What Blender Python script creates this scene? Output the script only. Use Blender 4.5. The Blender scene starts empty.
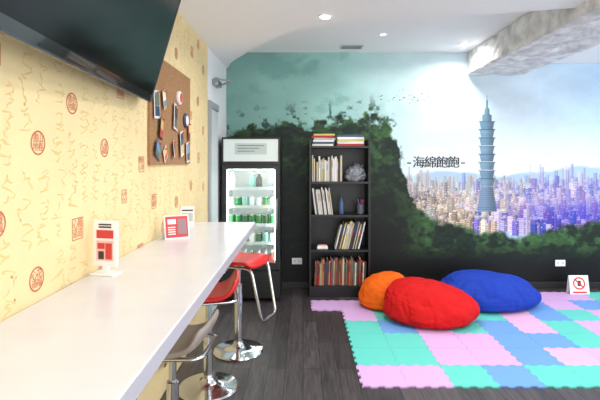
import bpy, bmesh, math, random
import numpy as np
from mathutils import Vector, Matrix, noise
R = random.Random(7)
scene = bpy.context.scene
scene.view_settings.view_transform = 'Standard'
scene.view_settings.look = 'None'
scene.view_settings.exposure = 0.12
H = 1.54          # eye height
WL = -0.92        # left wall
YB = 5.40         # mural wall
ZC = 2.83

# ------------------------------------------------------------------ helpers
def lin(c):
    c = c/255.0
    return c/12.92 if c <= 0.04045 else ((c+0.055)/1.055)**2.4
def rgb(t): return (lin(t[0]), lin(t[1]), lin(t[2]), 1.0)
def mat(name, col, rough=0.5, metal=0.0, bump=0.0, bscale=60, spec=0.5, emit=0.0, var=0.0, vscale=8, coat=0.0):
    m = bpy.data.materials.new(name); m.use_nodes = True
    nt = m.node_tree; b = nt.nodes['Principled BSDF']
    b.inputs['Base Color'].default_value = rgb(col)
    b.inputs['Roughness'].default_value = rough
    b.inputs['Metallic'].default_value = metal
    b.inputs['Specular IOR Level'].default_value = spec
    b.inputs['Coat Weight'].default_value = coat
    if emit:
        b.inputs['Emission Color'].default_value = rgb(col)
        b.inputs['Emission Strength'].default_value = emit
    tc = nt.nodes.new('ShaderNodeTexCoord')
    if var:
        n = nt.nodes.new('ShaderNodeTexNoise'); n.inputs['Scale'].default_value = vscale; n.inputs['Detail'].default_value = 5
        nt.links.new(tc.outputs['Object'], n.inputs['Vector'])
        r = nt.nodes.new('ShaderNodeValToRGB')
        r.color_ramp.elements[0].position = 0.3; r.color_ramp.elements[1].position = 0.7
        r.color_ramp.elements[0].color = rgb([max(0, c*(1-var)) for c in col])
        r.color_ramp.elements[1].color = rgb([min(255, c*(1+var*0.5)) for c in col])
        nt.links.new(n.outputs['Fac'], r.inputs['Fac']); nt.links.new(r.outputs['Color'], b.inputs['Base Color'])
    if bump:
        n2 = nt.nodes.new('ShaderNodeTexNoise'); n2.inputs['Scale'].default_value = bscale; n2.inputs['Detail'].default_value = 6
        nt.links.new(tc.outputs['Object'], n2.inputs['Vector'])
        bp = nt.nodes.new('ShaderNodeBump'); bp.inputs['Strength'].default_value = bump; bp.inputs['Distance'].default_value = 0.02
        nt.links.new(n2.outputs['Fac'], bp.inputs['Height']); nt.links.new(bp.outputs['Normal'], b.inputs['Normal'])
    return m

def obj_from(name, bm, mats, parent=None, smooth=False, autosm=False):
    me = bpy.data.meshes.new(name); bm.normal_update(); bm.to_mesh(me); bm.free()
    for m in mats: me.materials.append(m)
    if smooth: me.polygons.foreach_set('use_smooth', [True]*len(me.polygons))
    o = bpy.data.objects.new(name, me); scene.collection.objects.link(o)
    if parent: o.parent = parent
    if autosm:
        me.polygons.foreach_set('use_smooth', [True]*len(me.polygons))
        md = o.modifiers.new('es', 'EDGE_SPLIT'); md.split_angle = math.radians(35)
    return o
def empty(name, loc=(0,0,0), rz=0):
    e = bpy.data.objects.new(name, None); e.location = loc; e.rotation_euler = (0,0,rz)
    e.empty_display_size = 0.1
    scene.collection.objects.link(e); return e
def box(bm, x0,x1,y0,y1,z0,z1, mi=0, M=None, bev=0.0):
    r = bmesh.ops.create_cube(bm, size=1.0); vs = r['verts']
    for v in vs:
        v.co = Vector(((x0+x1)/2+v.co.x*(x1-x0), (y0+y1)/2+v.co.y*(y1-y0), (z0+z1)/2+v.co.z*(z1-z0)))
    fs = set(f for v in vs for f in v.link_faces)
    for f in fs: f.material_index = mi
    if bev:
        es = list(set(e for v in vs for e in v.link_edges))
        rr = bmesh.ops.bevel(bm, geom=es, offset=bev, segments=2, affect='EDGES', profile=0.5)
        for f in rr['faces']: f.material_index = mi
        vs = list(set(v for f in rr['faces'] for v in f.verts) | set(v for v in vs if v.is_valid))
    if M is not None:
        for v in vs: v.co = M @ v.co
    return vs
def lathe(bm, prof, c=(0,0,0), seg=32, mi=0, M=None):
    rings = []
    for (r, z) in prof:
        ring = []
        for i in range(seg):
            a = 2*math.pi*i/seg
            co = Vector((c[0]+r*math.cos(a), c[1]+r*math.sin(a), c[2]+z))
            if M is not None: co = M @ co
            ring.append(bm.verts.new(co))
        rings.append(ring)
    for k in range(len(rings)-1):
        for i in range(seg):
            f = bm.faces.new((rings[k][i], rings[k][(i+1)%seg], rings[k+1][(i+1)%seg], rings[k+1][i])); f.material_index = mi
    for ring, rev in ((rings[0], True), (rings[-1], False)):
        f = bm.faces.new(ring[::-1] if rev else ring); f.material_index = mi
def fillet(pts, r=0.03, n=6, closed=False):
    pts = [Vector(p) for p in pts]; out = []
    N = len(pts)
    for i, p in enumerate(pts):
        if not closed and i in (0, N-1): out.append(p); continue
        a = pts[(i-1)%N]; b = pts[(i+1)%N]
        d1 = (a-p); d2 = (b-p); rr = min(r, d1.length*0.49, d2.length*0.49)
        A = p+d1.normalized()*rr; B = p+d2.normalized()*rr
        for k in range(n+1):
            t = k/n; out.append(A*(1-t)**2 + p*2*t*(1-t) + B*t*t)
    return out
def sweep(bm, pts, r, seg=10, mi=0, closed=False):
    pts = [Vector(p) for p in pts]; N = len(pts); rings = []
    up = None
    for i, p in enumerate(pts):
        if closed: t = (pts[(i+1)%N]-pts[(i-1)%N]).normalized()
        else: t = (pts[min(i+1,N-1)]-pts[max(i-1,0)]).normalized()
        if up is None:
            up = t.orthogonal().normalized()
        else:
            up = (up - t*up.dot(t)).normalized()
        s = t.cross(up)
        rings.append([bm.verts.new(p + (up*math.cos(2*math.pi*k/seg)+s*math.sin(2*math.pi*k/seg))*r) for k in range(seg)])
    for i in range(N if closed else N-1):
        a = rings[i]; b = rings[(i+1)%N]
        for k in range(seg):
            f = bm.faces.new((a[k], a[(k+1)%seg], b[(k+1)%seg], b[k])); f.material_index = mi
    if not closed:
        f = bm.faces.new(rings[0][::-1]); f.material_index = mi
        f = bm.faces.new(rings[-1]); f.material_index = mi
_tc = {}
def text_mesh(s, size=1.0, bold=0.0):
    key = (s, bold)
    if key not in _tc:
        cu = bpy.data.curves.new('t', 'FONT'); cu.body = s; cu.size = 1.0
        cu.align_x = 'CENTER'; cu.align_y = 'CENTER'; cu.offset = bold; cu.resolution_u = 3
        o = bpy.data.objects.new('t', cu); scene.collection.objects.link(o)
        dg = bpy.context.evaluated_depsgraph_get(); oe = o.evaluated_get(dg); me = oe.to_mesh()
        V = [v.co.copy() for v in me.vertices]; F = [tuple(p.vertices) for p in me.polygons]
        oe.to_mesh_clear(); bpy.data.objects.remove(o); bpy.data.curves.remove(cu)
        _tc[key] = (V, F)
    return _tc[key]
def put_text(bm, s, M, mi=0, bold=0.0):
    V, F = text_mesh(s, bold=bold)
    vs = [bm.verts.new(M @ v) for v in V]
    for f in F:
        try: ff = bm.faces.new([vs[i] for i in f]); ff.material_index = mi
        except ValueError: pass

# ------------------------------------------------------------------ materials
M_white = mat('white_paint', (236,238,240), 0.6, bump=0.05, bscale=90)
M_ceil = mat('ceiling_paint', (250,250,250), 0.7, bump=0.02, bscale=70)
M_beam = mat('rough_concrete_paint', (236,237,234), 0.85, bump=1.0, bscale=22, var=0.18, vscale=7)
M_black = mat('black_laminate', (20,20,22), 0.4, var=0.2)
M_chrome = mat('chrome', (210,212,216), 0.12, 1.0)
M_red = mat('red_vinyl', (205,28,30), 0.35)
M_taupe = mat('taupe_vinyl', (150,140,132), 0.4)
M_counter = mat('white_counter_laminate', (216,216,222), 0.25, var=0.015, coat=0.15)
M_counter_edge = mat('counter_edge', (176,174,186), 0.4)

# ------------------------------------------------------------------ floor
def floor_mat():
    m = bpy.data.materials.new('dark_wood_planks'); m.use_nodes = True; nt = m.node_tree; N = nt.nodes; L = nt.links
    b = N['Principled BSDF']
    tc = N.new('ShaderNodeTexCoord'); mp = N.new('ShaderNodeMapping'); mp.inputs['Rotation'].default_value = (0,0,math.radians(90))
    L.new(tc.outputs['Object'], mp.inputs['Vector'])
    br = N.new('ShaderNodeTexBrick'); br.inputs['Scale'].default_value = 1.0
    br.inputs['Brick Width'].default_value = 0.95; br.inputs['Row Height'].default_value = 0.13
    br.inputs['Mortar Size'].default_value = 0.0025; br.inputs['Mortar'].default_value = rgb((26,24,25))
    br.inputs['Color1'].default_value = rgb((62,58,60)); br.inputs['Color2'].default_value = rgb((84,79,81))
    L.new(mp.outputs['Vector'], br.inputs['Vector'])
    mp2 = N.new('ShaderNodeMapping'); mp2.inputs['Scale'].default_value = (28, 2.2, 1); L.new(tc.outputs['Object'], mp2.inputs['Vector'])
    n = N.new('ShaderNodeTexNoise'); n.inputs['Scale'].default_value = 1.6; n.inputs['Detail'].default_value = 8; n.inputs['Distortion'].default_value = 1.2
    L.new(mp2.outputs['Vector'], n.inputs['Vector'])
    r = N.new('ShaderNodeValToRGB'); r.color_ramp.elements[0].position = 0.3; r.color_ramp.elements[1].position = 0.72
    r.color_ramp.elements[0].color = (0.42,0.40,0.40,1); r.color_ramp.elements[1].color = (1.15,1.12,1.1,1)
    L.new(n.outputs['Fac'], r.inputs['Fac'])
    mx = N.new('ShaderNodeMix'); mx.data_type = 'RGBA'; mx.blend_type = 'MULTIPLY'; mx.inputs['Factor'].default_value = 1.0
    L.new(br.outputs['Color'], mx.inputs['A']); L.new(r.outputs['Color'], mx.inputs['B'])
    L.new(mx.outputs['Result'], b.inputs['Base Color'])
    b.inputs['Roughness'].default_value = 0.42
    bp = N.new('ShaderNodeBump'); bp.inputs['Strength'].default_value = 0.15; bp.inputs['Distance'].default_value = 0.005
    L.new(n.outputs['Fac'], bp.inputs['Height']); L.new(bp.outputs['Normal'], b.inputs['Normal'])
    return m
bm = bmesh.new(); box(bm, WL-0.1, 5.1, -0.6, YB+0.1, -0.1, 0.0); obj_from('floor', bm, [floor_mat()])

# ------------------------------------------------------------------ mural (printed picture on the far wall)
rng = np.random.default_rng(5)
def vnoise(x, y, seed):
    g = np.random.default_rng(seed).random((128,128))
    xi = np.floor(x).astype(int); yi = np.floor(y).astype(int); fx = x-xi; fy = y-yi
    fx = fx*fx*(3-2*fx); fy = fy*fy*(3-2*fy)
    a = g[xi%128, yi%128]; b = g[(xi+1)%128, yi%128]; c = g[xi%128, (yi+1)%128]; d = g[(xi+1)%128, (yi+1)%128]
    return (a*(1-fx)+b*fx)*(1-fy)+(c*(1-fx)+d*fx)*fy
def fbm(x, y, seed, o=5):
    s = 0; a = 0.5; t = 0
    for i in range(o):
        s = s+a*vnoise(x*2**i, y*2**i, seed+i); t += a; a *= 0.55
    return s/t
S = YB/450.0          # metres per mural design unit
NX, NZ = 900, 480
X0, X1 = WL, 5.0
xs = np.linspace(X0, X1, NX); zs = np.linspace(0, ZC, NZ)
XX, ZZ = np.meshgrid(xs, zs)
U = XX/S+303; V = 160-(ZZ-H)/S
def lerp_cols(u, keys):
    k = [q[0] for q in keys]
    return np.stack([np.interp(u, k, [q[1][c] for q in keys]) for c in range(3)], -1)
def sm(a, b, x):
    t = np.clip((x-a)/(b-a), 0, 1); return t*t*(3-2*t)
def over(img, col, m):
    m = m[..., None]; return img*(1-m)+np.asarray(col, float)*m
img = lerp_cols(U, [(226,(124,166,158)),(290,(136,182,174)),(340,(156,202,198)),(390,(188,218,220)),(440,(206,226,234)),(520,(208,228,242)),(600,(182,212,238)),(720,(160,194,226))])
cl = fbm(U/45, V/28, 11)
img = img*(0.90+0.20*cl)[..., None]
img = over(img, (238,242,246), sm(110,170,V)*sm(370,440,U)*0.6)
img = over(img, (104,152,144), sm(0.52,0.7,fbm(U/30, V/22, 31))*(1-sm(330,420,U))*0.5)
rid = np.interp(U, [400,440,500,540,580,620,720],[174,170,174,169,165,168,166])+6*(fbm(U/18,V*0,41)-0.5)
img = over(img, (156,188,216), sm(0,3,V-rid)*sm(395,430,U)*0.8)
citycols_l = [(222,208,188),(206,182,160),(242,234,220),(178,160,154),(222,190,172),(190,190,190),(130,116,128)]
citycols_r = [(138,124,216),(190,182,238),(80,80,186),(220,204,240),(70,96,204),(230,204,230),(150,106,202)]
def rect(u0,u1,v0,v1,col,a=1.0):
    i0,i1 = np.searchsorted(U[0],[u0,u1]); Vc = V[:,0]
    rows = np.where((Vc>=v0)&(Vc<=v1))[0]
    if len(rows)==0 or i1<=i0: return
    r0,r1 = rows[0],rows[-1]+1
    img[r0:r1,i0:i1] = img[r0:r1,i0:i1]*(1-a)+np.array(col)*a
for k in range(2400):
    dpt = k/2400.0
    u = rng.uniform(404, 720); base = 183+dpt*54
    w = rng.uniform(1.6,3.6)+dpt*3.6; h = rng.uniform(4,10)+dpt*8+(rng.random()<0.07)*12
    t = np.clip((u-455)/80+rng.normal()*0.15,0,1)
    c = np.array(citycols_r[rng.integers(7)] if rng.random()<t else citycols_l[rng.integers(7)])*rng.uniform(0.82,1.12)
    c = c*(1-0.45*(1-dpt)) + np.array((195,208,230))*0.45*(1-dpt)
    a = 0.35+0.6*dpt
    rect(u,u+w,base-h,base,np.clip(c,0,255),a)
    rect(u+w*0.65,u+w,base-h,base,np.clip(c*0.62,0,255),a*0.8)
    if dpt>0.35:
        vv = base-h+1.2
        while vv<base-1:
            rect(u+0.3,u+w*0.6,vv,vv+0.8,np.clip(c*0.55,0,255),0.55); vv += 2.2
for k in range(700):
    u = rng.uniform(415,700); v = rng.uniform(186,230); rect(u,u+0.9,v,v+0.9,(255,240,205) if u<520 else (240,230,255),0.9)
mist = sm(430,470,U)*(1-sm(560,640,U))*np.exp(-((V-203)/9.0)**2)
img = over(img,(252,232,214),mist*0.35)
img = over(img,(72,62,200),sm(490,570,U)*np.exp(-((V-213)/16.0)**2)*0.48)
def trap(cu, v0, w0, v1, w1, col, a=1.0):
    global img
    t = (V-v0)/(v1-v0); w = w0+(w1-w0)*t
    m = ((t>=0)&(t<=1)&(np.abs(U-cu)<w/2)).astype(float)*a
    shade = 1.0-0.28*sm(-0.2,0.45,(U-cu)/np.maximum(w,0.1))
    img = img*(1-m[...,None])+np.array(col)*shade[...,None]*m[...,None]
TC = 487
trap(TC,95,0.7,110,1.8,(104,136,156))
trap(TC,108,4,116,6,(124,158,176)); trap(TC,115,9,122,10,(118,154,174))
for i in range(8):
    v0 = 121+i*8.2
    trap(TC,v0,15.5,v0+8.0,12,(130,166,188) if i%2 else (118,154,180))
    trap(TC,v0,16.5,v0+0.9,16.5,(76,106,132)); 
    for q in range(1,6): trap(TC,v0+q*1.3,14.5-q*0.5,v0+q*1.3+0.45,14.5-q*0.5,(90,124,150),0.6)
trap(TC,186.5,12,212,20,(126,152,180)); 
for q in range(11): trap(TC,189+q*2,13+q*0.7,189.6+q*2,13+q*0.7,(84,110,140),0.6)
Bd = np.interp(U,[226,250,275,300,330,350,372,386,396,403,410,430,470,520,560,600,650,720],
               [134,127,124,122,120,116,117,122,140,170,198,220,231,236,228,222,220,220])
rag = (fbm(U/10,V/9,51,6)-0.5)
amp = np.interp(U,[226,400,420,720],[34,34,14,14])
md = sm(-3,4,V-(Bd+rag*amp))
g = fbm(U/13,V/10,61,6); g2 = fbm(U/4,V/3.2,71,4)
fcol = np.array((24,42,32))*(0.5+0.9*g2)[...,None]
greenA = sm(0.46,0.62,g)*(1-sm(250,276,V))*np.interp(U,[226,360,400,430,640,720],[0.55,0.7,0.8,0.85,0.85,0.8])
fcol = fcol*(1-greenA[...,None])+(np.array((60,102,54))*(0.55+0.8*g2)[...,None])*greenA[...,None]
blackL = (1-sm(385,430,U))*sm(150,225,V+30*(g-0.5))
fcol = fcol*(1-0.75*blackL[...,None])+np.array((9,12,14))*0.75*blackL[...,None]
bot = sm(244,268,V+18*(g-0.5))
fcol = fcol*(1-bot[...,None])+np.array((12,14,16))*bot[...,None]
img = img*(1-md[...,None])+fcol*md[...,None]
sp = sm(0.60,0.68,fbm(U/6,V/6,81,5))*sm(-26,-2,V-Bd)*(1-md)*(1-sm(396,410,U))
img = over(img,(20,46,40),sp*0.75)
for k in range(46):
    u = rng.uniform(375,455); v = 97+rng.normal()*3.2; rect(u,u+rng.uniform(0.8,1.8),v,v+0.7,(60,80,85),0.8)
img = np.clip(img,0,255)/255.0
lini = np.where(img<=0.04045,img/12.92,((img+0.055)/1.055)**2.4)
idx = np.arange(NX*NZ).reshape(NZ,NX)
q = np.stack([idx[:-1,:-1],idx[:-1,1:],idx[1:,1:],idx[1:,:-1]],-1).reshape(-1,4)
verts = np.stack([XX.ravel(),np.full(XX.size,YB),ZZ.ravel()],-1)
me = bpy.data.meshes.new('wall_back')
me.vertices.add(len(verts)); me.vertices.foreach_set('co',verts.ravel())
me.loops.add(q.size); me.loops.foreach_set('vertex_index',q.ravel().astype(np.int32))
me.polygons.add(len(q)); me.polygons.foreach_set('loop_start',np.arange(0,q.size,4,dtype=np.int32))
me.update(calc_edges=True)
ca = me.color_attributes.new('print','FLOAT_COLOR','POINT')
ca.data.foreach_set('color',np.concatenate([lini.reshape(-1,3),np.ones((NX*NZ,1))],1).ravel())
mm = bpy.data.materials.new('mural_print'); mm.use_nodes = True; nt = mm.node_tree
at = nt.nodes.new('ShaderNodeAttribute'); at.attribute_name = 'print'
nt.links.new(at.outputs['Color'], nt.nodes['Principled BSDF'].inputs['Base Color'])
nt.nodes['Principled BSDF'].inputs['Roughness'].default_value = 0.5
nt.nodes['Principled BSDF'].inputs['Specular IOR Level'].default_value = 0.3
me.materials.append(mm)
wb = bpy.data.objects.new('wall_back',me); scene.collection.objects.link(wb)
bm = bmesh.new(); box(bm,WL-0.1,5.1,YB+0.005,YB+0.12,0,ZC); obj_from('wall_structure',bm,[M_white],parent=wb)
M_ink = mat('lettering_ink',(26,30,34),0.6)
bm = bmesh.new()
WM = Matrix(((1,0,0,0),(0,0,-1,0),(0,1,0,0),(0,0,0,1)))
for i,chh in enumerate('海綿飽飽'):
    for dx in (-0.002,0.002):
        put_text(bm,chh,Matrix.Translation(((436-303+(i-1.5)*11.6)*S+dx,YB-0.004-dx*0.3,H-3*S))@WM@Matrix.Scale(0.150,4))
for uu in (409,463):
    box(bm,(uu-2.0-303)*S,(uu+2.0-303)*S,YB-0.005,YB-0.003,H-3.6*S,H-2.4*S)
obj_from('mural_lettering',bm,[M_ink],parent=wb)

# ------------------------------------------------------------------ left wall + wallpaper
M_paper = mat('cream_wallpaper',(232,211,160),0.7,var=0.03,vscale=3,bump=0.03,bscale=200)
YW = 4.34
bm = bmesh.new()
box(bm,WL-0.12,WL,-2.0,YW,0,ZC,0)
box(bm,WL-0.12,WL,YW,YB,0,ZC,1)
wl = obj_from('wall_left',bm,[M_paper,M_white])
M_tan = mat('wallpaper_calligraphy',(220,192,130),0.7)
M_seal = mat('wallpaper_seal',(200,108,80),0.7)
bm = bmesh.new()
def WMat(y,z,s,rot=0,off=0.0012):
    B = Matrix(((0,0,1,WL+off),(1,0,0,y),(0,1,0,z),(0,0,0,1)))
    return B@Matrix.Rotation(rot,4,'Z')@Matrix.Scale(s,4)
def brush(bm,M,pts,w,mi):
    a,b,c = [Vector((p[0],p[1],0)) for p in pts]; n=7; L=[]
    for i in range(n+1):
        t=i/n; p=a*(1-t)**2+b*2*t*(1-t)+c*t*t; d=((b-a)*(1-t)+(c-b)*t)
        if d.length<1e-6: d=Vector((1,0,0))
        d.normalize(); nn=Vector((-d.y,d.x,0)); ww=w*(0.35+0.75*math.sin(math.pi*min(1,t*0.9+0.12)))*(1-0.5*t)
        L.append((bm.verts.new(M@(p-nn*ww)),bm.verts.new(M@(p+nn*ww))))
    for i in range(n):
        f=bm.faces.new((L[i][0],L[i+1][0],L[i+1][1],L[i][1])); f.material_index=mi
def cursive(y,z,s,rot):
    n=R.randint(6,9); prev=(R.uniform(-.35,-.1),R.uniform(.35,.5))
    for k in range(n):
        M=WMat(y,z,s,rot,0.0003+0.00007*k)
        zz=0.48-0.96*(k+1)/n
        if R.random()<0.5: e=(R.uniform(.1,.42),zz+R.uniform(0,.15))
        else: e=(R.uniform(-.42,-.1),zz+R.uniform(-.1,.1))
        m=((prev[0]+e[0])/2+R.uniform(-.25,.25),(prev[1]+e[1])/2+R.uniform(-.2,.25))
        brush(bm,M,(prev,m,e),R.uniform(.03,.06),0)
        prev=(e[0]+R.uniform(-.3,.1),e[1]+R.uniform(-.05,.1)) if R.random()<0.55 else e
chars = '福壽春風花月龍鳳雲山水心德和永樂書道天長地久'
seals = []
y = 1.12; col = 0
while y < YW-0.1:
    z = 1.0+(col%2)*0.27+(col%3)*0.05
    while z < 2.6:
        seals.append((y+R.uniform(-0.04,0.04), z+R.uniform(-0.04,0.04), R.random())); z += 0.53
    y += 0.235; col += 1
for (y,z,kind) in seals:
    if kind<0.5:
        r = 0.043
        ring = [[],[]]
        for i in range(28):
            a = 2*math.pi*i/28
            for j,rr in enumerate((r,r*0.86)):
                ring[j].append(bm.verts.new((WL+0.0012,y+rr*math.cos(a),z+rr*math.sin(a))))
        for i in range(28):
            f = bm.faces.new((ring[0][i],ring[0][(i+1)%28],ring[1][(i+1)%28],ring[1][i])); f.material_index = 1
        for dy,dz in ((-0.015,0.015),(0.015,0.015),(-0.015,-0.015),(0.015,-0.015)):
            put_text(bm,R.choice(chars),WMat(y+dy,z+dz,0.034),1)
    else:
        s_=0.036 if kind<0.8 else 0.028
        h=s_*1.05
        for dy,dz in ((-h/2,h/2),(h/2,h/2),(-h/2,-h/2),(h/2,-h/2)):
            put_text(bm,R.choice(chars),WMat(y+dy,z+dz,s_*1.15),1)
        for (a0,a1,b0,b1) in ((-h*1.15,h*1.15,h*1.08,h*1.18),(-h*1.15,h*1.15,-h*1.18,-h*1.08),(-h*1.18,-h*1.08,-h*1.15,h*1.15),(h*1.08,h*1.18,-h*1.15,h*1.15)):
            vs=[bm.verts.new((WL+0.0012,y+p,z+q_)) for p,q_ in ((a0,b0),(a1,b0),(a1,b1),(a0,b1))]
            f=bm.faces.new(vs); f.material_index=1
y = 0.9
while y < YW-0.08:
    z = 0.98
    while z < 2.6:
        if all((abs(y-s[0])>0.07 or abs(z-s[1])>0.08) for s in seals):
            cursive(y+R.uniform(-.01,.01),z,R.uniform(0.07,0.10),R.uniform(-0.25,0.25))
        z += R.uniform(0.085,0.115)
    y += 0.10
obj_from('wallpaper_pattern',bm,[M_tan,M_seal],parent=wl)

bm = bmesh.new()
box(bm,WL+0.001,WL+0.025,YW,YW+0.07,0,2.12,0,bev=0.004); 
box(bm,WL+0.001,WL+0.025,YW+0.07,4.80,2.05,2.12,0,bev=0.004)
box(bm,WL+0.001,WL+0.012,YW+0.07,4.80,0.0,2.05,1)
dr=obj_from('door_1',bm,[mat('grey_door_frame',(150,156,158),0.45),mat('door_leaf',(196,204,204),0.5)])
bm = bmesh.new()
M_steel = mat('brushed_steel',(150,152,155),0.3,0.9)
box(bm,WL+0.001,WL+0.06,4.55,4.78,2.30,2.36,0,bev=0.008)
sweep(bm,[(WL+0.04,4.6,2.37),(WL+0.17,4.72,2.37),(WL+0.04,4.95,2.37)],0.009,8,0)
lathe(bm,[(0.02,0),(0.02,0.03)],(WL+0.04,4.6,2.35),16,0)
obj_from('door_closer',bm,[M_steel],autosm=True,parent=dr)

# unseen right wall; its tall windows are added to let in more light
bm = bmesh.new()
added_wins=[(-1.7,0.3),(0.7,2.6),(3.0,4.7)]
box(bm,5.0,5.1,-2.0,YB,0,0.5); box(bm,5.0,5.1,-2.0,YB,2.5,ZC)
ys=[-2.0]+[v for w_ in added_wins for v in w_]+[YB]
for i in range(0,len(ys),2): box(bm,5.0,5.1,ys[i],ys[i+1],0.5,2.5)
obj_from('wall_right',bm,[M_white])
for i,(a,b) in enumerate(added_wins):
    bm=bmesh.new()
    for (p,q_,r_,s_) in ((a,a+0.05,0.5,2.5),(b-0.05,b,0.5,2.5),(a+0.05,b-0.05,0.5,0.55),(a+0.05,b-0.05,2.45,2.5),((a+b)/2-0.02,(a+b)/2+0.02,0.55,2.45)):
        box(bm,5.02,5.08,p,q_,r_,s_)
    obj_from('added_window_%d'%(i+1),bm,[M_white])
# ------------------------------------------------------------------ ceiling
bm = bmesh.new(); box(bm,WL-0.1,5.1,-2.0,YB+0.1,ZC,ZC+0.1)
box(bm,2.62,5.0,-2.0,YB-0.002,2.70,ZC-0.001)
ceil_o = obj_from('ceiling',bm,[M_ceil])
edge = [(-0.90,5.39),(-0.82,5.12),(-0.75,4.95),(-0.64,4.74),(-0.49,4.46),(-0.32,4.16),(-0.15,3.90),(0.05,3.72),(0.29,3.62),(0.6,3.55),(0.95,3.48),(1.35,3.40),(1.74,3.31),(2.3,3.18),(3.2,2.98),(5.0,2.5)]
P = [Vector((a,b,0)) for a,b in edge]; cr = []
for i in range(len(P)-1):
    p0=P[max(i-1,0)];p1=P[i];p2=P[i+1];p3=P[min(i+2,len(P)-1)]
    for k in range(6):
        t=k/6; cr.append(0.5*((2*p1)+(p2-p0)*t+(2*p0-5*p1+4*p2-p3)*t*t+(3*p1-p0-3*p2+p3)*t**3))
cr.append(P[-1])
outl = [Vector((WL,5.39,0))]+cr+[Vector((5.0,-2,0)),Vector((WL,-2,0))]
bm = bmesh.new()
vb = [bm.verts.new((p.x,p.y,2.64)) for p in outl]; vt = [bm.verts.new((p.x,p.y,ZC-0.001)) for p in outl]
bm.faces.new(vb); bm.faces.new(vt[::-1])
for i in range(len(outl)):
    j=(i+1)%len(outl); bm.faces.new((vb[i],vb[j],vt[j],vt[i]))
bmesh.ops.recalc_face_normals(bm,faces=bm.faces)
obj_from('curved_soffit',bm,[M_ceil],parent=ceil_o)
bm = bmesh.new()
n1 = 260
sec = [(1.97,2.825)]+[(1.97,2.825-(2.825-2.56)*k/12) for k in range(1,13)]+[(1.97+0.65*k/20,2.56) for k in range(1,21)]+[(2.62,2.56+0.265*k/6) for k in range(1,7)]
rings=[]
for i in range(n1+1):
    yy=-2+(YB-0.003+2)*i/n1
    ring=[]
    for (sx,sz) in sec:
        nn=noise.fractal(Vector((sx*5,yy*5,sz*9)),0.8,2.0,4)
        n3=max(0,noise.noise(Vector((sx*13,yy*9,sz*13)))-0.15)
        ox = 0.020*nn+0.03*n3 if sx<2.0 or sx>2.6 else 0; oz = 0.020*nn+0.03*n3 if sz<2.8 else 0
        ring.append(bm.verts.new((sx+ox,yy,sz+oz)))
    rings.append(ring)
for i in range(n1):
    for k in range(len(sec)-1):
        bm.faces.new((rings[i][k],rings[i][k+1],rings[i+1][k+1],rings[i+1][k]))
bmesh.ops.recalc_face_normals(bm,faces=bm.faces)
obj_from('ceiling_beam',bm,[M_beam],smooth=True,parent=ceil_o)
M_lamp = mat('lamp_glow',(255,252,244),0.5,emit=14)
M_off = mat('lamp_dim',(240,240,235),0.5,emit=1.2)
def downlight(x,y,z,power=40,on=True,r=0.05,light=True):
    e = empty('recessed_downlight',(x,y,z))
    bm = bmesh.new()
    lathe(bm,[(r+0.018,0),(r+0.018,-0.006),(r,-0.008),(r,-0.001)],(0,0,0),28,0)
    obj_from('trim_ring',bm,[M_white],parent=e,smooth=False)
    bm = bmesh.new(); lathe(bm,[(r*0.96,-0.0085),(r*0.9,-0.012)],(0,0,0),28,0); obj_from('lens',bm,[M_lamp if on else M_off],parent=e)
    if light:
        ld = bpy.data.lights.new('downlight_lamp','AREA'); ld.shape='DISK'; ld.size=0.14; ld.energy=power; ld.color=(1.0,0.98,0.95)
        ld.spread=math.radians(160)
        lo = bpy.data.objects.new('lamp',ld); scene.collection.objects.link(lo); lo.parent=e; lo.location=(0,0,-0.02)
downlight(0.17,3.44,2.64,15,r=0.04)
downlight(1.78,4.98,ZC,8,r=0.04)
downlight(0.82,4.6,ZC,9,on=False,r=0.035)
for (x,y,z,p) in ((0.4,1.6,2.64,8),(1.4,2.2,2.64,22),(3.6,3.9,2.70,22),(3.6,1.6,2.64,20),(1.2,0.2,2.64,14)):  # extra downlights out of view, added to brighten the room
    downlight(x,y,z,p)
bm = bmesh.new()
box(bm,0.42,0.68,5.03,5.19,ZC-0.012,ZC-0.002,0,bev=0.003)
for k in range(6): box(bm,0.44,0.66,5.045+k*0.023,5.055+k*0.023,ZC-0.016,ZC-0.012,1)
obj_from('ceiling_vent',bm,[mat('vent_grey',(200,206,208),0.5),mat('vent_dark',(140,146,148),0.5)],parent=ceil_o)

bm = bmesh.new(); box(bm,WL+0.03,5.0,YB-0.018,YB-0.002,0,0.08,0,bev=0.004); obj_from('baseboard_back',bm,[mat('dark_baseboard',(34,34,36),0.5)])

# ------------------------------------------------------------------ counter
bm = bmesh.new()
CT=1.05; WC=WL+0.003; CX=-0.378
box(bm,WC,CX,0.2,3.56,CT-0.05,CT,0,bev=0.004)
box(bm,CX+0.0005,CX+0.0035,0.205,3.555,CT-0.047,CT-0.004,1)
for yy in (0.9,2.0,3.3):
    box(bm,WC,WL+0.03,yy-0.02,yy+0.02,0.62,CT-0.05,2,bev=0.003)
    box(bm,WC,-0.62,yy-0.02,yy+0.02,CT-0.085,CT-0.05,2,bev=0.003)
    sweep(bm,[(WL+0.02,yy,0.72),(-0.65,yy,CT-0.075)],0.010,8,2)
obj_from('bar_counter',bm,[M_counter,M_counter_edge,M_steel])

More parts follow.
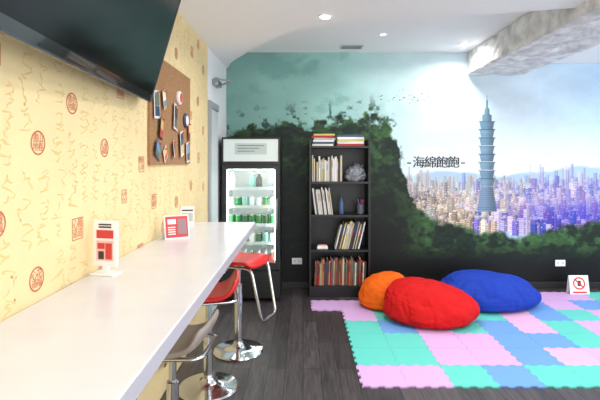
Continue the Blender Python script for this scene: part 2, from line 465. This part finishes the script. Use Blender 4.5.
# ------------------------------------------------------------------ TV
L_ , HT, TH = 1.46, 0.82, 0.035
tv = empty('wall_mounted_television')
d = Vector((-0.069,0.998,0)).normalized(); nrm = Vector((d.y,-d.x,0))
tl = math.radians(16)
upv = Vector((0,0,1))*math.cos(tl)+nrm*math.sin(tl); fn = nrm*math.cos(tl)-Vector((0,0,1))*math.sin(tl)
org = Vector((-0.855,2.52,1.862))
TM = Matrix(((d.x,upv.x,fn.x,org.x),(d.y,upv.y,fn.y,org.y),(d.z,upv.z,fn.z,org.z),(0,0,0,1)))
M_bez = mat('tv_bezel',(20,21,23),0.18,coat=0.5); M_scr = mat('tv_screen',(12,13,16),0.14,spec=0.18)
bm = bmesh.new()
box(bm,-L_,0,0,HT,-TH,0,0,M=TM,bev=0.006)
obj_from('housing',bm,[M_bez],parent=tv)
bm = bmesh.new()
box(bm,-L_+0.02,-0.02,0.045,HT-0.02,-0.001,0.0015,0,M=TM)
obj_from('screen',bm,[M_scr],parent=tv)
bm = bmesh.new()
box(bm,-L_+0.004,-0.004,0.0,0.007,0.0005,0.004,0,M=TM)
box(bm,-0.007,0.0,0.004,HT,0.0005,0.004,0,M=TM)
obj_from('silver_trim',bm,[mat('tv_trim',(92,96,102),0.25,0.6)],parent=tv)
bm = bmesh.new()
box(bm,WL,WL+0.02,1.6,2.0,2.0,2.5,0)
sweep(bm,[(WL+0.01,1.8,2.25),(-0.72,1.8,2.27)],0.025,10,0)
box(bm,-1.0,-0.5,0.25,0.6,-TH-0.03,-TH,0,M=TM)
obj_from('bracket',bm,[M_black],parent=tv)

# ------------------------------------------------------------------ corkboard
cb = empty('cork_notice_board')
bm = bmesh.new(); box(bm,WL+0.0012,WL+0.018,2.66,3.60,1.51,2.19,0,bev=0.003)
obj_from('cork_panel',bm,[mat('cork',(164,122,82),0.85,var=0.25,vscale=160,bump=0.3,bscale=150)],parent=cb)
bm = bmesh.new(); cm=[mat('card_%d'%i,c,0.4) for i,c in enumerate([(48,58,86),(96,150,186),(235,235,232),(76,50,40),(205,64,50),(100,110,90),(226,190,120)])]
def pin(y,z,w,h,mi,rot=0.0,inner=None,inner2=None):
    M = Matrix(((0,0,1,WL+0.018),(1,0,0,y),(0,1,0,z),(0,0,0,1)))@Matrix.Rotation(rot,4,'Z')@Matrix.Rotation(R.uniform(0.05,0.25),4,'Y')@Matrix.Translation((0,0,0.008))
    box(bm,-w/2,w/2,-h/2,h/2,0,0.003,mi,M=M)
    if inner is not None: box(bm,-w*0.42,w*0.42,-h*0.05,h*0.42,0.003,0.004,inner,M=M)
    if inner2 is not None: box(bm,-w*0.42,w*0.42,-h*0.42,-h*0.06,0.003,0.004,inner2,M=M)
    lathe(bm,[(0.005,0.003),(0.004,0.015),(0.006,0.018)],(0,h*0.44,0),8,4,M=M)
def badge(y,z,r,mi,mi2):
    M = Matrix(((0,0,1,WL+0.018),(1,0,0,y),(0,1,0,z),(0,0,0,1)))
    lathe(bm,[(r,0),(r,0.012),(r*0.85,0.02)],(0,0,0),20,mi,M=M); lathe(bm,[(r*0.7,0.021),(r*0.6,0.023)],(0,0,0),20,mi2,M=M)
pin(2.75,1.88,0.12,0.17,2,0.1,5,0); pin(2.84,1.74,0.11,0.13,3,-0.2,6,4); pin(2.90,1.93,0.10,0.12,6,0.3,2,1)
pin(2.77,1.60,0.13,0.10,0,-0.4,1,5); pin(2.92,1.58,0.09,0.08,2,0.5,6,4)
pin(3.16,1.84,0.14,0.18,2,-0.1,3,5); pin(3.32,1.66,0.15,0.18,2,0.15,0,6); badge(3.43,1.84,0.055,0,2)
badge(3.26,1.99,0.05,2,4); pin(3.49,1.60,0.12,0.15,2,0.1,1,3); pin(3.53,1.76,0.09,0.13,4,0.1,6,0); pin(3.12,1.62,0.13,0.10,2,0.3,3,4)
obj_from('pinned_postcards',bm,cm,parent=cb)

# ------------------------------------------------------------------ counter signs
M_sw = mat('sign_white',(240,240,240),0.3); M_sr = mat('sign_red',(205,60,62),0.4); M_sp = mat('sign_pink',(240,190,182),0.4); M_dk = mat('sign_dark',(60,50,55),0.5)
e = empty('menu_stand_sign',(-0.845,1.93,CT),math.radians(-12))
bm = bmesh.new()
box(bm,-0.055,0.055,-0.035,0.035,0,0.008,0,bev=0.002); box(bm,-0.012,0.012,-0.008,0.008,0.008,0.04,0)
box(bm,-0.057,0.057,-0.006,0.006,0.035,0.230,0,bev=0.003)
box(bm,-0.040,0.040,-0.0085,-0.006,0.155,0.19,1); box(bm,-0.040,0.040,-0.0085,-0.006,0.06,0.145,2)
box(bm,-0.03,-0.004,-0.010,-0.0085,0.066,0.10,3); box(bm,0.004,0.034,-0.010,-0.0085,0.066,0.135,1)
box(bm,-0.034,0.0,-0.010,-0.0085,0.11,0.135,1)
for k in range(2): box(bm,-0.03,0.03,-0.0085,-0.006,0.2+k*0.011,0.206+k*0.011,3)
obj_from('frame',bm,[M_sw,M_sr,M_sp,M_dk],parent=e)
e = empty('tent_card_sign',(-0.775,2.78,CT),math.radians(28))
bm = bmesh.new()
T1 = Matrix.Rotation(math.radians(-16),4,'X'); T2 = Matrix.Translation((0,0.085,0))@Matrix.Rotation(math.radians(16),4,'X')
box(bm,-0.075,0.075,-0.002,0.002,0.001,0.15,0,M=T1); box(bm,-0.075,0.075,-0.002,0.002,0.001,0.15,0,M=T2)
box(bm,-0.068,0.068,-0.004,-0.002,0.012,0.143,1,M=T1)
box(bm,0.005,0.058,-0.006,-0.004,0.03,0.125,4,M=T1); box(bm,-0.055,-0.005,-0.006,-0.004,0.095,0.125,0,M=T1)
for k in range(4): box(bm,-0.055,-0.01,-0.006,-0.004,0.03+k*0.014,0.036+k*0.014,0,M=T1)
obj_from('card',bm,[M_sw,M_sr,M_sp,M_dk,mat('card_grey',(150,120,130),0.4)],parent=e)
e = empty('acrylic_card_holder',(-0.85,3.30,CT),math.radians(5))
bm = bmesh.new()
box(bm,-0.05,0.05,-0.03,0.03,0,0.004,0); box(bm,-0.05,0.05,0.0,0.005,0.004,0.15,0,M=Matrix.Rotation(math.radians(-8),4,'X'))
box(bm,-0.04,0.04,-0.002,0.0,0.115,0.125,3,M=Matrix.Rotation(math.radians(-8),4,'X')); box(bm,-0.04,0.04,-0.002,0.0,0.04,0.10,4,M=Matrix.Rotation(math.radians(-8),4,'X'))
obj_from('holder',bm,[M_sw,M_sr,M_sp,M_dk,mat('leaflet_grey',(190,196,200),0.4)],parent=e)

# ------------------------------------------------------------------ stools
def stool(x,y,seat_z,rot,seat_mat):
    e = empty('bar_stool',(x,y,0),rot)
    bm = bmesh.new()
    lathe(bm,[(0.200,0),(0.203,0.008),(0.195,0.018),(0.13,0.028),(0.07,0.040),(0.045,0.056),(0.036,0.075)],seg=48)
    lathe(bm,[(0.031,0.07),(0.031,seat_z-0.20),(0.026,seat_z-0.195)],seg=24)
    lathe(bm,[(0.019,seat_z-0.2),(0.019,seat_z-0.03)],seg=20)
    lathe(bm,[(0.04,seat_z-0.06),(0.05,seat_z-0.035),(0.05,seat_z-0.02)],seg=20)
    obj_from('pedestal',bm,[M_chrome],parent=e,autosm=True)
    bm = bmesh.new()
    zf = seat_z-0.43
    loop = [(0.19,0.15,seat_z-0.02),(-0.19,0.15,seat_z-0.03),(-0.27,0.13,zf),(-0.27,-0.13,zf),(-0.19,-0.15,seat_z-0.03),(0.19,-0.15,seat_z-0.02)]
    sweep(bm,fillet(loop,0.05,6,closed=True),0.011,10,0,closed=True)
    sweep(bm,[(0,-0.15,seat_z-0.028),(0,0.15,seat_z-0.028)],0.010,8)
    sweep(bm,fillet([(0.03,0.0,seat_z-0.05),(0.03,0.12,seat_z-0.05),(0.03,0.19,seat_z-0.07)],0.03),0.005,8)
    obj_from('foot_rest_frame',bm,[M_chrome],parent=e,smooth=True)
    prof=[(-0.205,-0.035),(-0.195,-0.005),(-0.16,0.010),(-0.08,0.004),(0.02,0.0),(0.10,0.006),(0.155,0.030),(0.185,0.075),(0.200,0.125)]
    bm = bmesh.new(); rows=[]; nv=12
    for i,(px,pz) in enumerate(prof):
        t=i/(len(prof)-1); w=0.195*(1-0.16*abs(2*t-1)**5)
        row=[]
        for j in range(nv+1):
            s=2*j/nv-1
            row.append(bm.verts.new((px-(0.02*s**6 if t>0.5 else -0.02*s**6),w*s,seat_z+pz+0.012*s*s*(1-t))))
        rows.append(row)
    for i in range(len(rows)-1):
        for j in range(nv): bm.faces.new((rows[i][j],rows[i+1][j],rows[i+1][j+1],rows[i][j+1]))
    bmesh.ops.recalc_face_normals(bm,faces=bm.faces)
    o=obj_from('seat',bm,[seat_mat],parent=e,smooth=True)
    md=o.modifiers.new('s','SOLIDIFY'); md.thickness=0.03; md.offset=0.0
    md=o.modifiers.new('b','SUBSURF'); md.levels=2; md.render_levels=2
stool(-0.52,3.63,0.735,math.radians(160),M_red)
stool(-0.64,3.04,0.64,math.radians(8),M_red)
stool(-0.66,2.28,0.62,math.radians(-4),M_taupe)

# ------------------------------------------------------------------ display fridge
fr = empty('display_fridge',(-0.875,4.85,0))
W,D,HH=0.625,0.52,1.785
M_fblk=mat('fridge_black',(26,27,30),0.35); M_fin=mat('fridge_liner',(245,248,248),0.4)
bm=bmesh.new()
box(bm,0,0.035,0.03,D,0.04,HH); box(bm,W-0.035,W,0.03,D,0.04,HH); box(bm,0.035,W-0.035,D-0.03,D,0.04,HH)
box(bm,0.035,W-0.035,0.03,D-0.03,HH-0.03,HH); box(bm,0.035,W-0.035,0.03,D-0.03,0.04,0.38)
box(bm,0.035,W-0.035,0.03,D-0.03,1.47,HH-0.03)
box(bm,0,W,0.0,0.03,0.06,0.34,0,bev=0.004)
for k in range(7): box(bm,0.06,W-0.06,-0.004,0.0,0.10+k*0.025,0.112+k*0.025)
for cx in (0.06,W-0.06):
    for cy in (0.08,D-0.08): lathe(bm,[(0.02,0),(0.02,0.04)],(cx,cy,0),12)
box(bm,0,0.05,-0.01,0.03,0.36,1.485,0,bev=0.004); box(bm,W-0.05,W,-0.01,0.03,0.36,1.485,0,bev=0.004)
box(bm,0.05,W-0.05,-0.01,0.03,0.36,0.43); box(bm,0.05,W-0.05,-0.01,0.03,1.44,1.485)
box(bm,0,W,-0.01,0.03,1.495,1.525); box(bm,0,W,-0.01,0.03,1.765,HH); box(bm,0,0.018,-0.01,0.03,1.525,1.765); box(bm,W-0.018,W,-0.01,0.03,1.525,1.765)
obj_from('cabinet',bm,[M_fblk],parent=fr)
bm=bmesh.new(); box(bm,0.035,0.04,0.035,D-0.035,0.38,1.47); box(bm,W-0.04,W-0.035,0.035,D-0.035,0.38,1.47); box(bm,0.04,W-0.04,D-0.036,D-0.031,0.38,1.47); box(bm,0.04,W-0.04,0.035,D-0.036,0.38,0.386)
obj_from('liner',bm,[M_fin],parent=fr)
bm=bmesh.new(); box(bm,0.018,W-0.018,-0.005,0.028,1.525,1.765,0)
box(bm,0.14,W-0.14,-0.008,-0.005,1.60,1.72,1)
for k in range(3): box(bm,0.17,W-0.17-0.05*k,-0.010,-0.008,1.69-k*0.03,1.70-k*0.03,2)
obj_from('header_sign',bm,[mat('header_panel',(206,216,214),0.4,emit=0.15),mat('header_stripe',(188,202,200),0.4),mat('header_text',(130,144,144),0.4)],parent=fr)
M_lit=mat('fridge_tube',(250,255,255),0.4,emit=16)
bm=bmesh.new(); box(bm,0.06,W-0.06,0.05,0.075,1.435,1.46); box(bm,0.045,0.06,0.05,0.065,0.45,1.42); box(bm,W-0.06,W-0.045,0.05,0.065,0.45,1.42)
obj_from('light_tube',bm,[M_lit],parent=fr)
bm=bmesh.new()
for z in (0.62,0.82,1.02,1.22):
    for k in range(12): 
        y=0.08+k*0.036; box(bm,0.042,W-0.042,y,y+0.004,z,z+0.005)
    box(bm,0.042,W-0.042,0.07,0.078,z-0.006,z+0.026)
obj_from('wire_shelves',bm,[mat('shelf_wire',(225,228,230),0.4)],parent=fr)
dm=[mat('drink_%d'%i,c,0.3) for i,c in enumerate([(30,140,70),(238,240,238),(20,100,60),(150,205,190),(60,60,66),(200,70,50)])]
bm=bmesh.new()
def can(x,y,z,r,h,mi,cap=1):
    lathe(bm,[(r*0.85,0),(r,0.006),(r,h-0.01),(r*0.85,h)],(x,y,z),14,mi); lathe(bm,[(r*0.8,h),(r*0.8,h+0.002)],(x,y,z),14,cap)
def bottle(x,y,z,r,h,mi,cap):
    lathe(bm,[(r*0.9,0),(r,0.01),(r,h*0.6),(r*0.35,h*0.82),(r*0.35,h*0.92)],(x,y,z),14,mi); lathe(bm,[(r*0.42,h*0.92),(r*0.42,h)],(x,y,z),12,cap)
for iz,z in enumerate((0.387,0.626,0.826,1.026,1.226)):
    for row in range(2):
        for k in range(7):
            x=0.085+k*0.075; y=0.13+row*0.09
            if iz==3: can(x,y,z,0.029,0.10,[1,0,3,1,1,0,1][k])
            elif iz==2: can(x,y,z,0.031,0.105,[0,0,2,0,0,2,0][k])
            elif iz==1: can(x,y,z,0.030,0.10,[1,3,0,1,2,3,1][k],1)
            elif iz==0: bottle(x,y,z,0.031,0.15,[1,3,3,0,1,1,5][k],1)
            elif k in (0,3,4) : bottle(x,y,z,0.031,0.18,[1,1,1,3,4,1,1][k],1)
obj_from('drinks',bm,dm,parent=fr,autosm=True)
gm=bpy.data.materials.new('door_glass'); gm.use_nodes=True; nt=gm.node_tree; nt.nodes.remove(nt.nodes['Principled BSDF'])
tr=nt.nodes.new('ShaderNodeBsdfTransparent'); tr.inputs[0].default_value=(0.95,0.99,0.98,1); gl=nt.nodes.new('ShaderNodeBsdfGlossy'); gl.inputs['Roughness'].default_value=0.03
mx=nt.nodes.new('ShaderNodeMixShader'); mx.inputs[0].default_value=0.07
nt.links.new(tr.outputs[0],mx.inputs[1]); nt.links.new(gl.outputs[0],mx.inputs[2]); nt.links.new(mx.outputs[0],nt.nodes['Material Output'].inputs[0])
bm=bmesh.new(); box(bm,0.05,W-0.05,0.005,0.012,0.43,1.44); obj_from('door_glass',bm,[gm],parent=fr)
bm=bmesh.new(); sweep(bm,fillet([(W-0.03,-0.01,0.80),(W-0.03,-0.045,0.80),(W-0.03,-0.045,1.12),(W-0.03,-0.01,1.12)],0.02),0.008,8)
obj_from('door_handle',bm,[M_steel],parent=fr,smooth=True)

# ------------------------------------------------------------------ bookshelf
sx0,sx1,sy0,sy1,sh=0.07,0.755,5.04,5.375,1.775
bm=bmesh.new()
box(bm,sx0,sx0+0.022,sy0,sy1,0,sh,0,bev=0.002); box(bm,sx1-0.022,sx1,sy0,sy1,0,sh,0,bev=0.002)
box(bm,sx0+0.022,sx1-0.022,sy1-0.01,sy1,0,sh)
SH=[0.10,0.51,0.90,1.275,1.675]
for z in SH: box(bm,sx0+0.022,sx1-0.022,sy0+0.003,sy1-0.01,z,z+0.022,0)
box(bm,sx0+0.022,sx1-0.022,sy0+0.01,sy0+0.03,0,0.10)
obj_from('bookshelf',bm,[M_black])
BC=[(232,230,224),(70,62,60),(150,60,50),(196,186,170),(60,80,110),(120,96,76),(214,196,120),(180,40,44),(90,110,96),(236,236,238),(44,44,50),(200,120,60)]
bmats=[mat('book_cover_%d'%i,c,0.5) for i,c in enumerate(BC)]; bmats.append(mat('book_pages',(238,232,214),0.8))
def book(bm,x,z,t,h,d,mi,lean=0.0,yo=0.0):
    M=Matrix.Translation((x,sy0+0.03+yo,z))@Matrix.Rotation(lean,4,'Y')
    box(bm,0,t,0,0.003,0,h,mi,M=M)
    lc=(mi+3)%len(BC)
    box(bm,t*0.2,t*0.8,-0.0008,0,h*0.55,h*0.85,lc,M=M)
    box(bm,0,0.002,0,d,0,h,mi,M=M); box(bm,t-0.002,t,0,d,0,h,mi,M=M)
    box(bm,0.002,t-0.002,0.003,d-0.004,0.004,h-0.004,len(BC),M=M)
def book_row(name,x0,x1,z,pal,hmin,hmax,lean=0.0,tmax=0.024):
    bm=bmesh.new(); x=x0; xs_=[]
    while x<x1:
        t=R.uniform(0.009,tmax); h=R.uniform(hmin,hmax)
        xs_.append((x,t,h)); x+=t/ math.cos(lean)+0.0015
    for (x,t,h) in xs_:
        zz=z+0.001+(t*math.sin(lean) if lean>0 else 0)
        book(bm,x,zz if lean>=0 else z+0.001,t,h,R.uniform(0.15,0.2),R.choice(pal),lean,R.uniform(0,0.02))
    return obj_from(name,bm,bmats)
book_row('books',0.10,0.43,SH[3]+0.022,[0,9,3,1,5,0,9,10,2,6],0.22,0.30)
book_row('books',0.14,0.34,SH[2]+0.022,[0,9,3,1,0,5,9],0.27,0.33,-0.13,0.018)
book_row('books',0.36,0.63,SH[1]+0.022,[0,9,3,1,5,9,4,6],0.27,0.33,0.24,0.018)
book_row('books',0.13,0.70,SH[0]+0.022,[2,7,5,5,11,3,1,2,0],0.24,0.31,0.03)
bm=bmesh.new()
def flat(cx,z,t,w,c):
    M=Matrix.Translation((cx,sy0+0.14,z))@Matrix.Rotation(R.uniform(-0.1,0.1),4,'Z')
    box(bm,-w,w,-0.09,0.09,0,0.002,c,M=M); box(bm,-w,w,-0.09,0.09,t-0.002,t,c,M=M); box(bm,-w+0.003,w-0.003,-0.087,0.087,0.002,t-0.002,len(BC),M=M); box(bm,-w,w,-0.09,-0.087,0,t,c,M=M)
z=SH[4]+0.0235
for k in range(6):
    t=R.uniform(0.018,0.03); flat(0.24+R.uniform(-0.015,0.02),z,t,0.12,[0,4,9,3,7,6][k]); z+=t+0.001
z=SH[4]+0.0235
for k in range(5):
    t=R.uniform(0.022,0.032); flat(0.54,z,t,0.15,[7,0,6,9,4][k]); z+=t+0.001
obj_from('stacked_books',bm,bmats)
bm=bmesh.new(); bmesh.ops.create_icosphere(bm,subdivisions=5,radius=1)
for v in bm.verts:
    p=v.co.copy(); n=noise.fractal(p*2.6,0.8,2.1,4); cr_=1-abs(noise.noise(p*3.3+Vector((4,2,1))))
    s=1+0.22*n-0.16*cr_**6; zz=p.z
    r=1.0-0.35*max(0,zz)**1.5
    v.co=Vector((0.60+p.x*0.115*r*s+0.04*max(0,zz),sy0+0.14+p.y*0.08*r*s,SH[3]+0.0235+max(0.0,(zz+0.6)*0.12*s)))
obj_from('plastic_bag',bm,[mat('grey_plastic',(130,134,144),0.35,bump=0.4,bscale=25)],smooth=True)
bm=bmesh.new(); lathe(bm,[(0.028,0),(0.03,0.01),(0.03,0.12),(0.014,0.16),(0.014,0.18)],(0.44,sy0+0.12,SH[2]+0.0225),20,0); lathe(bm,[(0.017,0.18),(0.017,0.205)],(0.44,sy0+0.12,SH[2]+0.0225),16,1)
obj_from('water_bottle',bm,[mat('blue_plastic',(60,90,130),0.3),M_dk],autosm=True)
bm=bmesh.new(); lathe(bm,[(0.035,0),(0.04,0.005),(0.042,0.11),(0.036,0.11),(0.034,0.02)],(0.66,sy0+0.12,SH[2]+0.0225),20,0)
for k in range(5): sweep(bm,[(0.66,sy0+0.12,SH[2]+0.05),(0.66+0.04*math.cos(k*1.3),sy0+0.12+0.03*math.sin(k*1.3),SH[2]+0.19)],0.004,6,1+k%2)
obj_from('pencil_cup',bm,[mat('cup_grey',(90,96,110),0.4),M_sr,mat('pencil_blue',(70,110,190),0.4)])
bm=bmesh.new(); box(bm,0.16,0.28,sy0+0.05,sy0+0.15,SH[1]+0.0225,SH[1]+0.05,0,bev=0.004); box(bm,0.17,0.27,sy0+0.06,sy0+0.14,SH[1]+0.0505,SH[1]+0.062,1,bev=0.003)
obj_from('card_box',bm,[M_sw,M_sp])

# ------------------------------------------------------------------ beanbags
def beanbag(name,x,y,w,dp,h,apex,col,seed,rot=0,zbase=0.013,tail=0.0,lumpa=0.07):
    bm=bmesh.new(); bmesh.ops.create_icosphere(bm,subdivisions=6,radius=1)
    for v in bm.verts:
        p=v.co.copy(); a=math.atan2(p.y,p.x); t=(p.z+1)/2
        rad=math.sqrt(max(0,1-p.z*p.z))
        if t<0.5: rr=rad**0.6; zz=0.32*(t/0.5)**1.7
        else:
            rr=rad**0.95; zz=0.32+0.68*((t-0.5)/0.5)**0.95
        cr=max(0,(t-0.5)/0.5)
        seam=0.036*math.exp(-((math.sin(3*a+seed))/0.07)**2)*rad
        q=Vector((p.x*1.1+seed,p.y*1.1,p.z*1.1))
        lump=lumpa*noise.noise(q)+0.03*noise.noise(q*2.9)
        n1_=noise.noise(Vector((math.cos(a)*3.2+seed,math.sin(a)*3.2,t*1.2)))
        rd=1-abs(n1_)
        n2_=1-abs(noise.noise(Vector((p.x*4+seed,p.y*4,p.z*7))))
        wr=-0.035*(rd**14)*math.sin(math.pi*min(1,max(0,t)))-0.018*n2_**12
        k=1+lump+wr-seam
        tx=apex[0]*cr**1.5; ty=apex[1]*cr**1.5
        X=math.cos(a)*rr*k*w/2+tx; Y=math.sin(a)*rr*k*dp/2+ty
        if tail: X+=tail*max(0,math.cos(a)*(1 if tail>0 else -1))**6*rr*(1-abs(t-0.35))
        Z=h*max(0,zz*(1+lump*1.2*(t>0.3)-0.35*seam+wr*1.2))
        v.co=Vector((X,Y,Z))
    zmin=min(v.co.z for v in bm.verts)
    for v in bm.verts: v.co.z-=zmin
    o=obj_from(name,bm,[col],smooth=True); o.location=(x,y,zbase); o.rotation_euler=(0,0,rot); return o
def fabric(n,c): return mat(n,c,0.75,bump=0.12,bscale=350,spec=0.2)
beanbag('beanbag',1.22,4.33,0.89,0.74,0.37,(-0.13,0.06),fabric('red_fabric',(194,18,20)),2.0)
beanbag('beanbag',1.93,4.74,0.98,0.66,0.355,(-0.02,0.04),fabric('blue_fabric',(28,60,166)),6.3,tail=0.08)
beanbag('beanbag',0.88,4.71,0.60,0.50,0.34,(0.0,0.02),fabric('orange_fabric',(224,98,16)),5.2)

# ------------------------------------------------------------------ foam mat
TS=0.31; TX,TY=0.40,3.04
fm=[mat('foam_lilac',(204,164,214),0.75,bump=0.15,bscale=300),mat('foam_mint',(92,198,186),0.75,bump=0.15,bscale=300),mat('foam_blue',(104,154,218),0.75,bump=0.15,bscale=300),mat('foam_pink',(220,172,206),0.75,bump=0.15,bscale=300)]
def tooth_edge(x0,y0,horizontal):
    n=6; pts=[]; A=0.008
    for k in range(n):
        s=1 if k%2==0 else -1
        a=k/n; b=(k+1)/n; w=1/n
        for (t,o) in ((a+0.10*w,0 ),(a+0.02*w,s*A),(b-0.02*w,s*A),(b-0.10*w,0)):
            pts.append((t,o))
    pts=[(0,0)]+[(0.02+0.96*t,o) for t,o in pts]+[(1,0)]
    return [Vector((x0+t*TS,y0+o,0)) if horizontal else Vector((x0+o,y0+t*TS,0)) for t,o in pts]
grid=["LLMBMMLLMBLMML",
      "MMLLBPLMBMMLBM",
      "MMLLBBMLLMMLBB",
      "MBLMBPMLLMBLLM",
      "LMBLMPBMLBLMBB",
      "LLMPLMBLBMMLML",
      "LMBLMBMLLMBLPM"]
cm_={'L':0,'M':1,'B':2,'P':3}
bm=bmesh.new()
def tile(c,r):
    x=TX+c*TS; y=TY+r*TS
    bt=tooth_edge(x,y,True); tp=tooth_edge(x,y+TS,True); lf=tooth_edge(x,y,False); rt=tooth_edge(x+TS,y,False)
    out=bt[:-1]+rt[:-1]+tp[::-1][:-1]+lf[::-1][:-1]
    cc=Vector((x+TS/2,y+TS/2,0))
    out=[cc+(p-cc)*0.995 for p in out]
    top=[bm.verts.new((p.x,p.y,0.012)) for p in out]; bo=[bm.verts.new((p.x,p.y,0.0005)) for p in out]
    mi=cm_[grid[r%7][(c)%14]]
    f=bm.faces.new(top); f.material_index=mi
    for i in range(len(out)):
        j=(i+1)%len(out); ff=bm.faces.new((bo[i],bo[j],top[j],top[i])); ff.material_index=mi
for r in range(7):
    for c in range(-1,13):
        if c==-1 and r!=5: continue
        if r==6 and c<5: continue
        tile(c,r)
bmesh.ops.recalc_face_normals(bm,faces=bm.faces)
obj_from('foam_puzzle_mat',bm,fm)

# ------------------------------------------------------------------ wall outlets and floor sign
def outlet(x,z):
    bm=bmesh.new()
    box(bm,x-0.06,x+0.06,YB-0.010,YB-0.001,z-0.038,z+0.038,0,bev=0.003)
    for dx in (-0.028,0.028):
        box(bm,x+dx-0.02,x+dx+0.02,YB-0.012,YB-0.010,z-0.026,z+0.026,1)
        for q in (-0.007,0.007): box(bm,x+dx+q-0.002,x+dx+q+0.002,YB-0.0125,YB-0.012,z-0.006,z+0.010,2)
    obj_from('wall_outlet',bm,[M_sw,M_white,M_dk])
outlet((297-303)*S,H-101*S); outlet((560-303)*S,H-103*S)
e=empty('no_entry_floor_sign',((574-303)/86.0,5.12,0.0125),0)
bm=bmesh.new(); T=Matrix.Rotation(math.radians(-10),4,'X')
box(bm,-0.11,0.11,-0.004,0.004,0,0.21,0,M=T); box(bm,-0.11,0.11,-0.003,0.003,0,0.2,0,M=Matrix.Translation((0,0.075,0))@Matrix.Rotation(math.radians(10),4,'X'))
M2=T@Matrix.Translation((0,-0.0055,0.12))@Matrix.Rotation(math.radians(90),4,'X')
ro=[];ri=[]
for i in range(32):
    a=2*math.pi*i/32
    ro.append(bm.verts.new(M2@Vector((0.07*math.cos(a),0.07*math.sin(a),0)))); ri.append(bm.verts.new(M2@Vector((0.054*math.cos(a),0.054*math.sin(a),0))))
for i in range(32):
    j=(i+1)%32; f=bm.faces.new((ro[i],ro[j],ri[j],ri[i])); f.material_index=1
box(bm,-0.058,0.058,-0.007,0.007,-0.0005,0.0005,1,M=M2@Matrix.Rotation(math.radians(-45),4,'Z'))
box(bm,-0.018,0.022,-0.03,0.03,-0.002,-0.001,2,M=M2)
box(bm,-0.08,0.08,-0.006,-0.0045,0.012,0.03,1,M=T)
obj_from('panel',bm,[M_sw,mat('prohibition_red',(210,30,34),0.4),M_dk],parent=e)

# ------------------------------------------------------------------ world + camera
w=bpy.data.worlds.new('World'); scene.world=w; w.use_nodes=True
w.node_tree.nodes['Background'].inputs[0].default_value=(0.97,0.98,1.0,1); w.node_tree.nodes['Background'].inputs[1].default_value=2.75
cam=bpy.data.cameras.new('Camera'); co=bpy.data.objects.new('Camera',cam); scene.collection.objects.link(co)
co.location=(0,0,H); co.rotation_euler=(math.radians(90),0,0)
cam.sensor_width=36; cam.lens=27; cam.shift_x=-0.005; cam.shift_y=-40/600; cam.clip_start=0.05
scene.camera=co
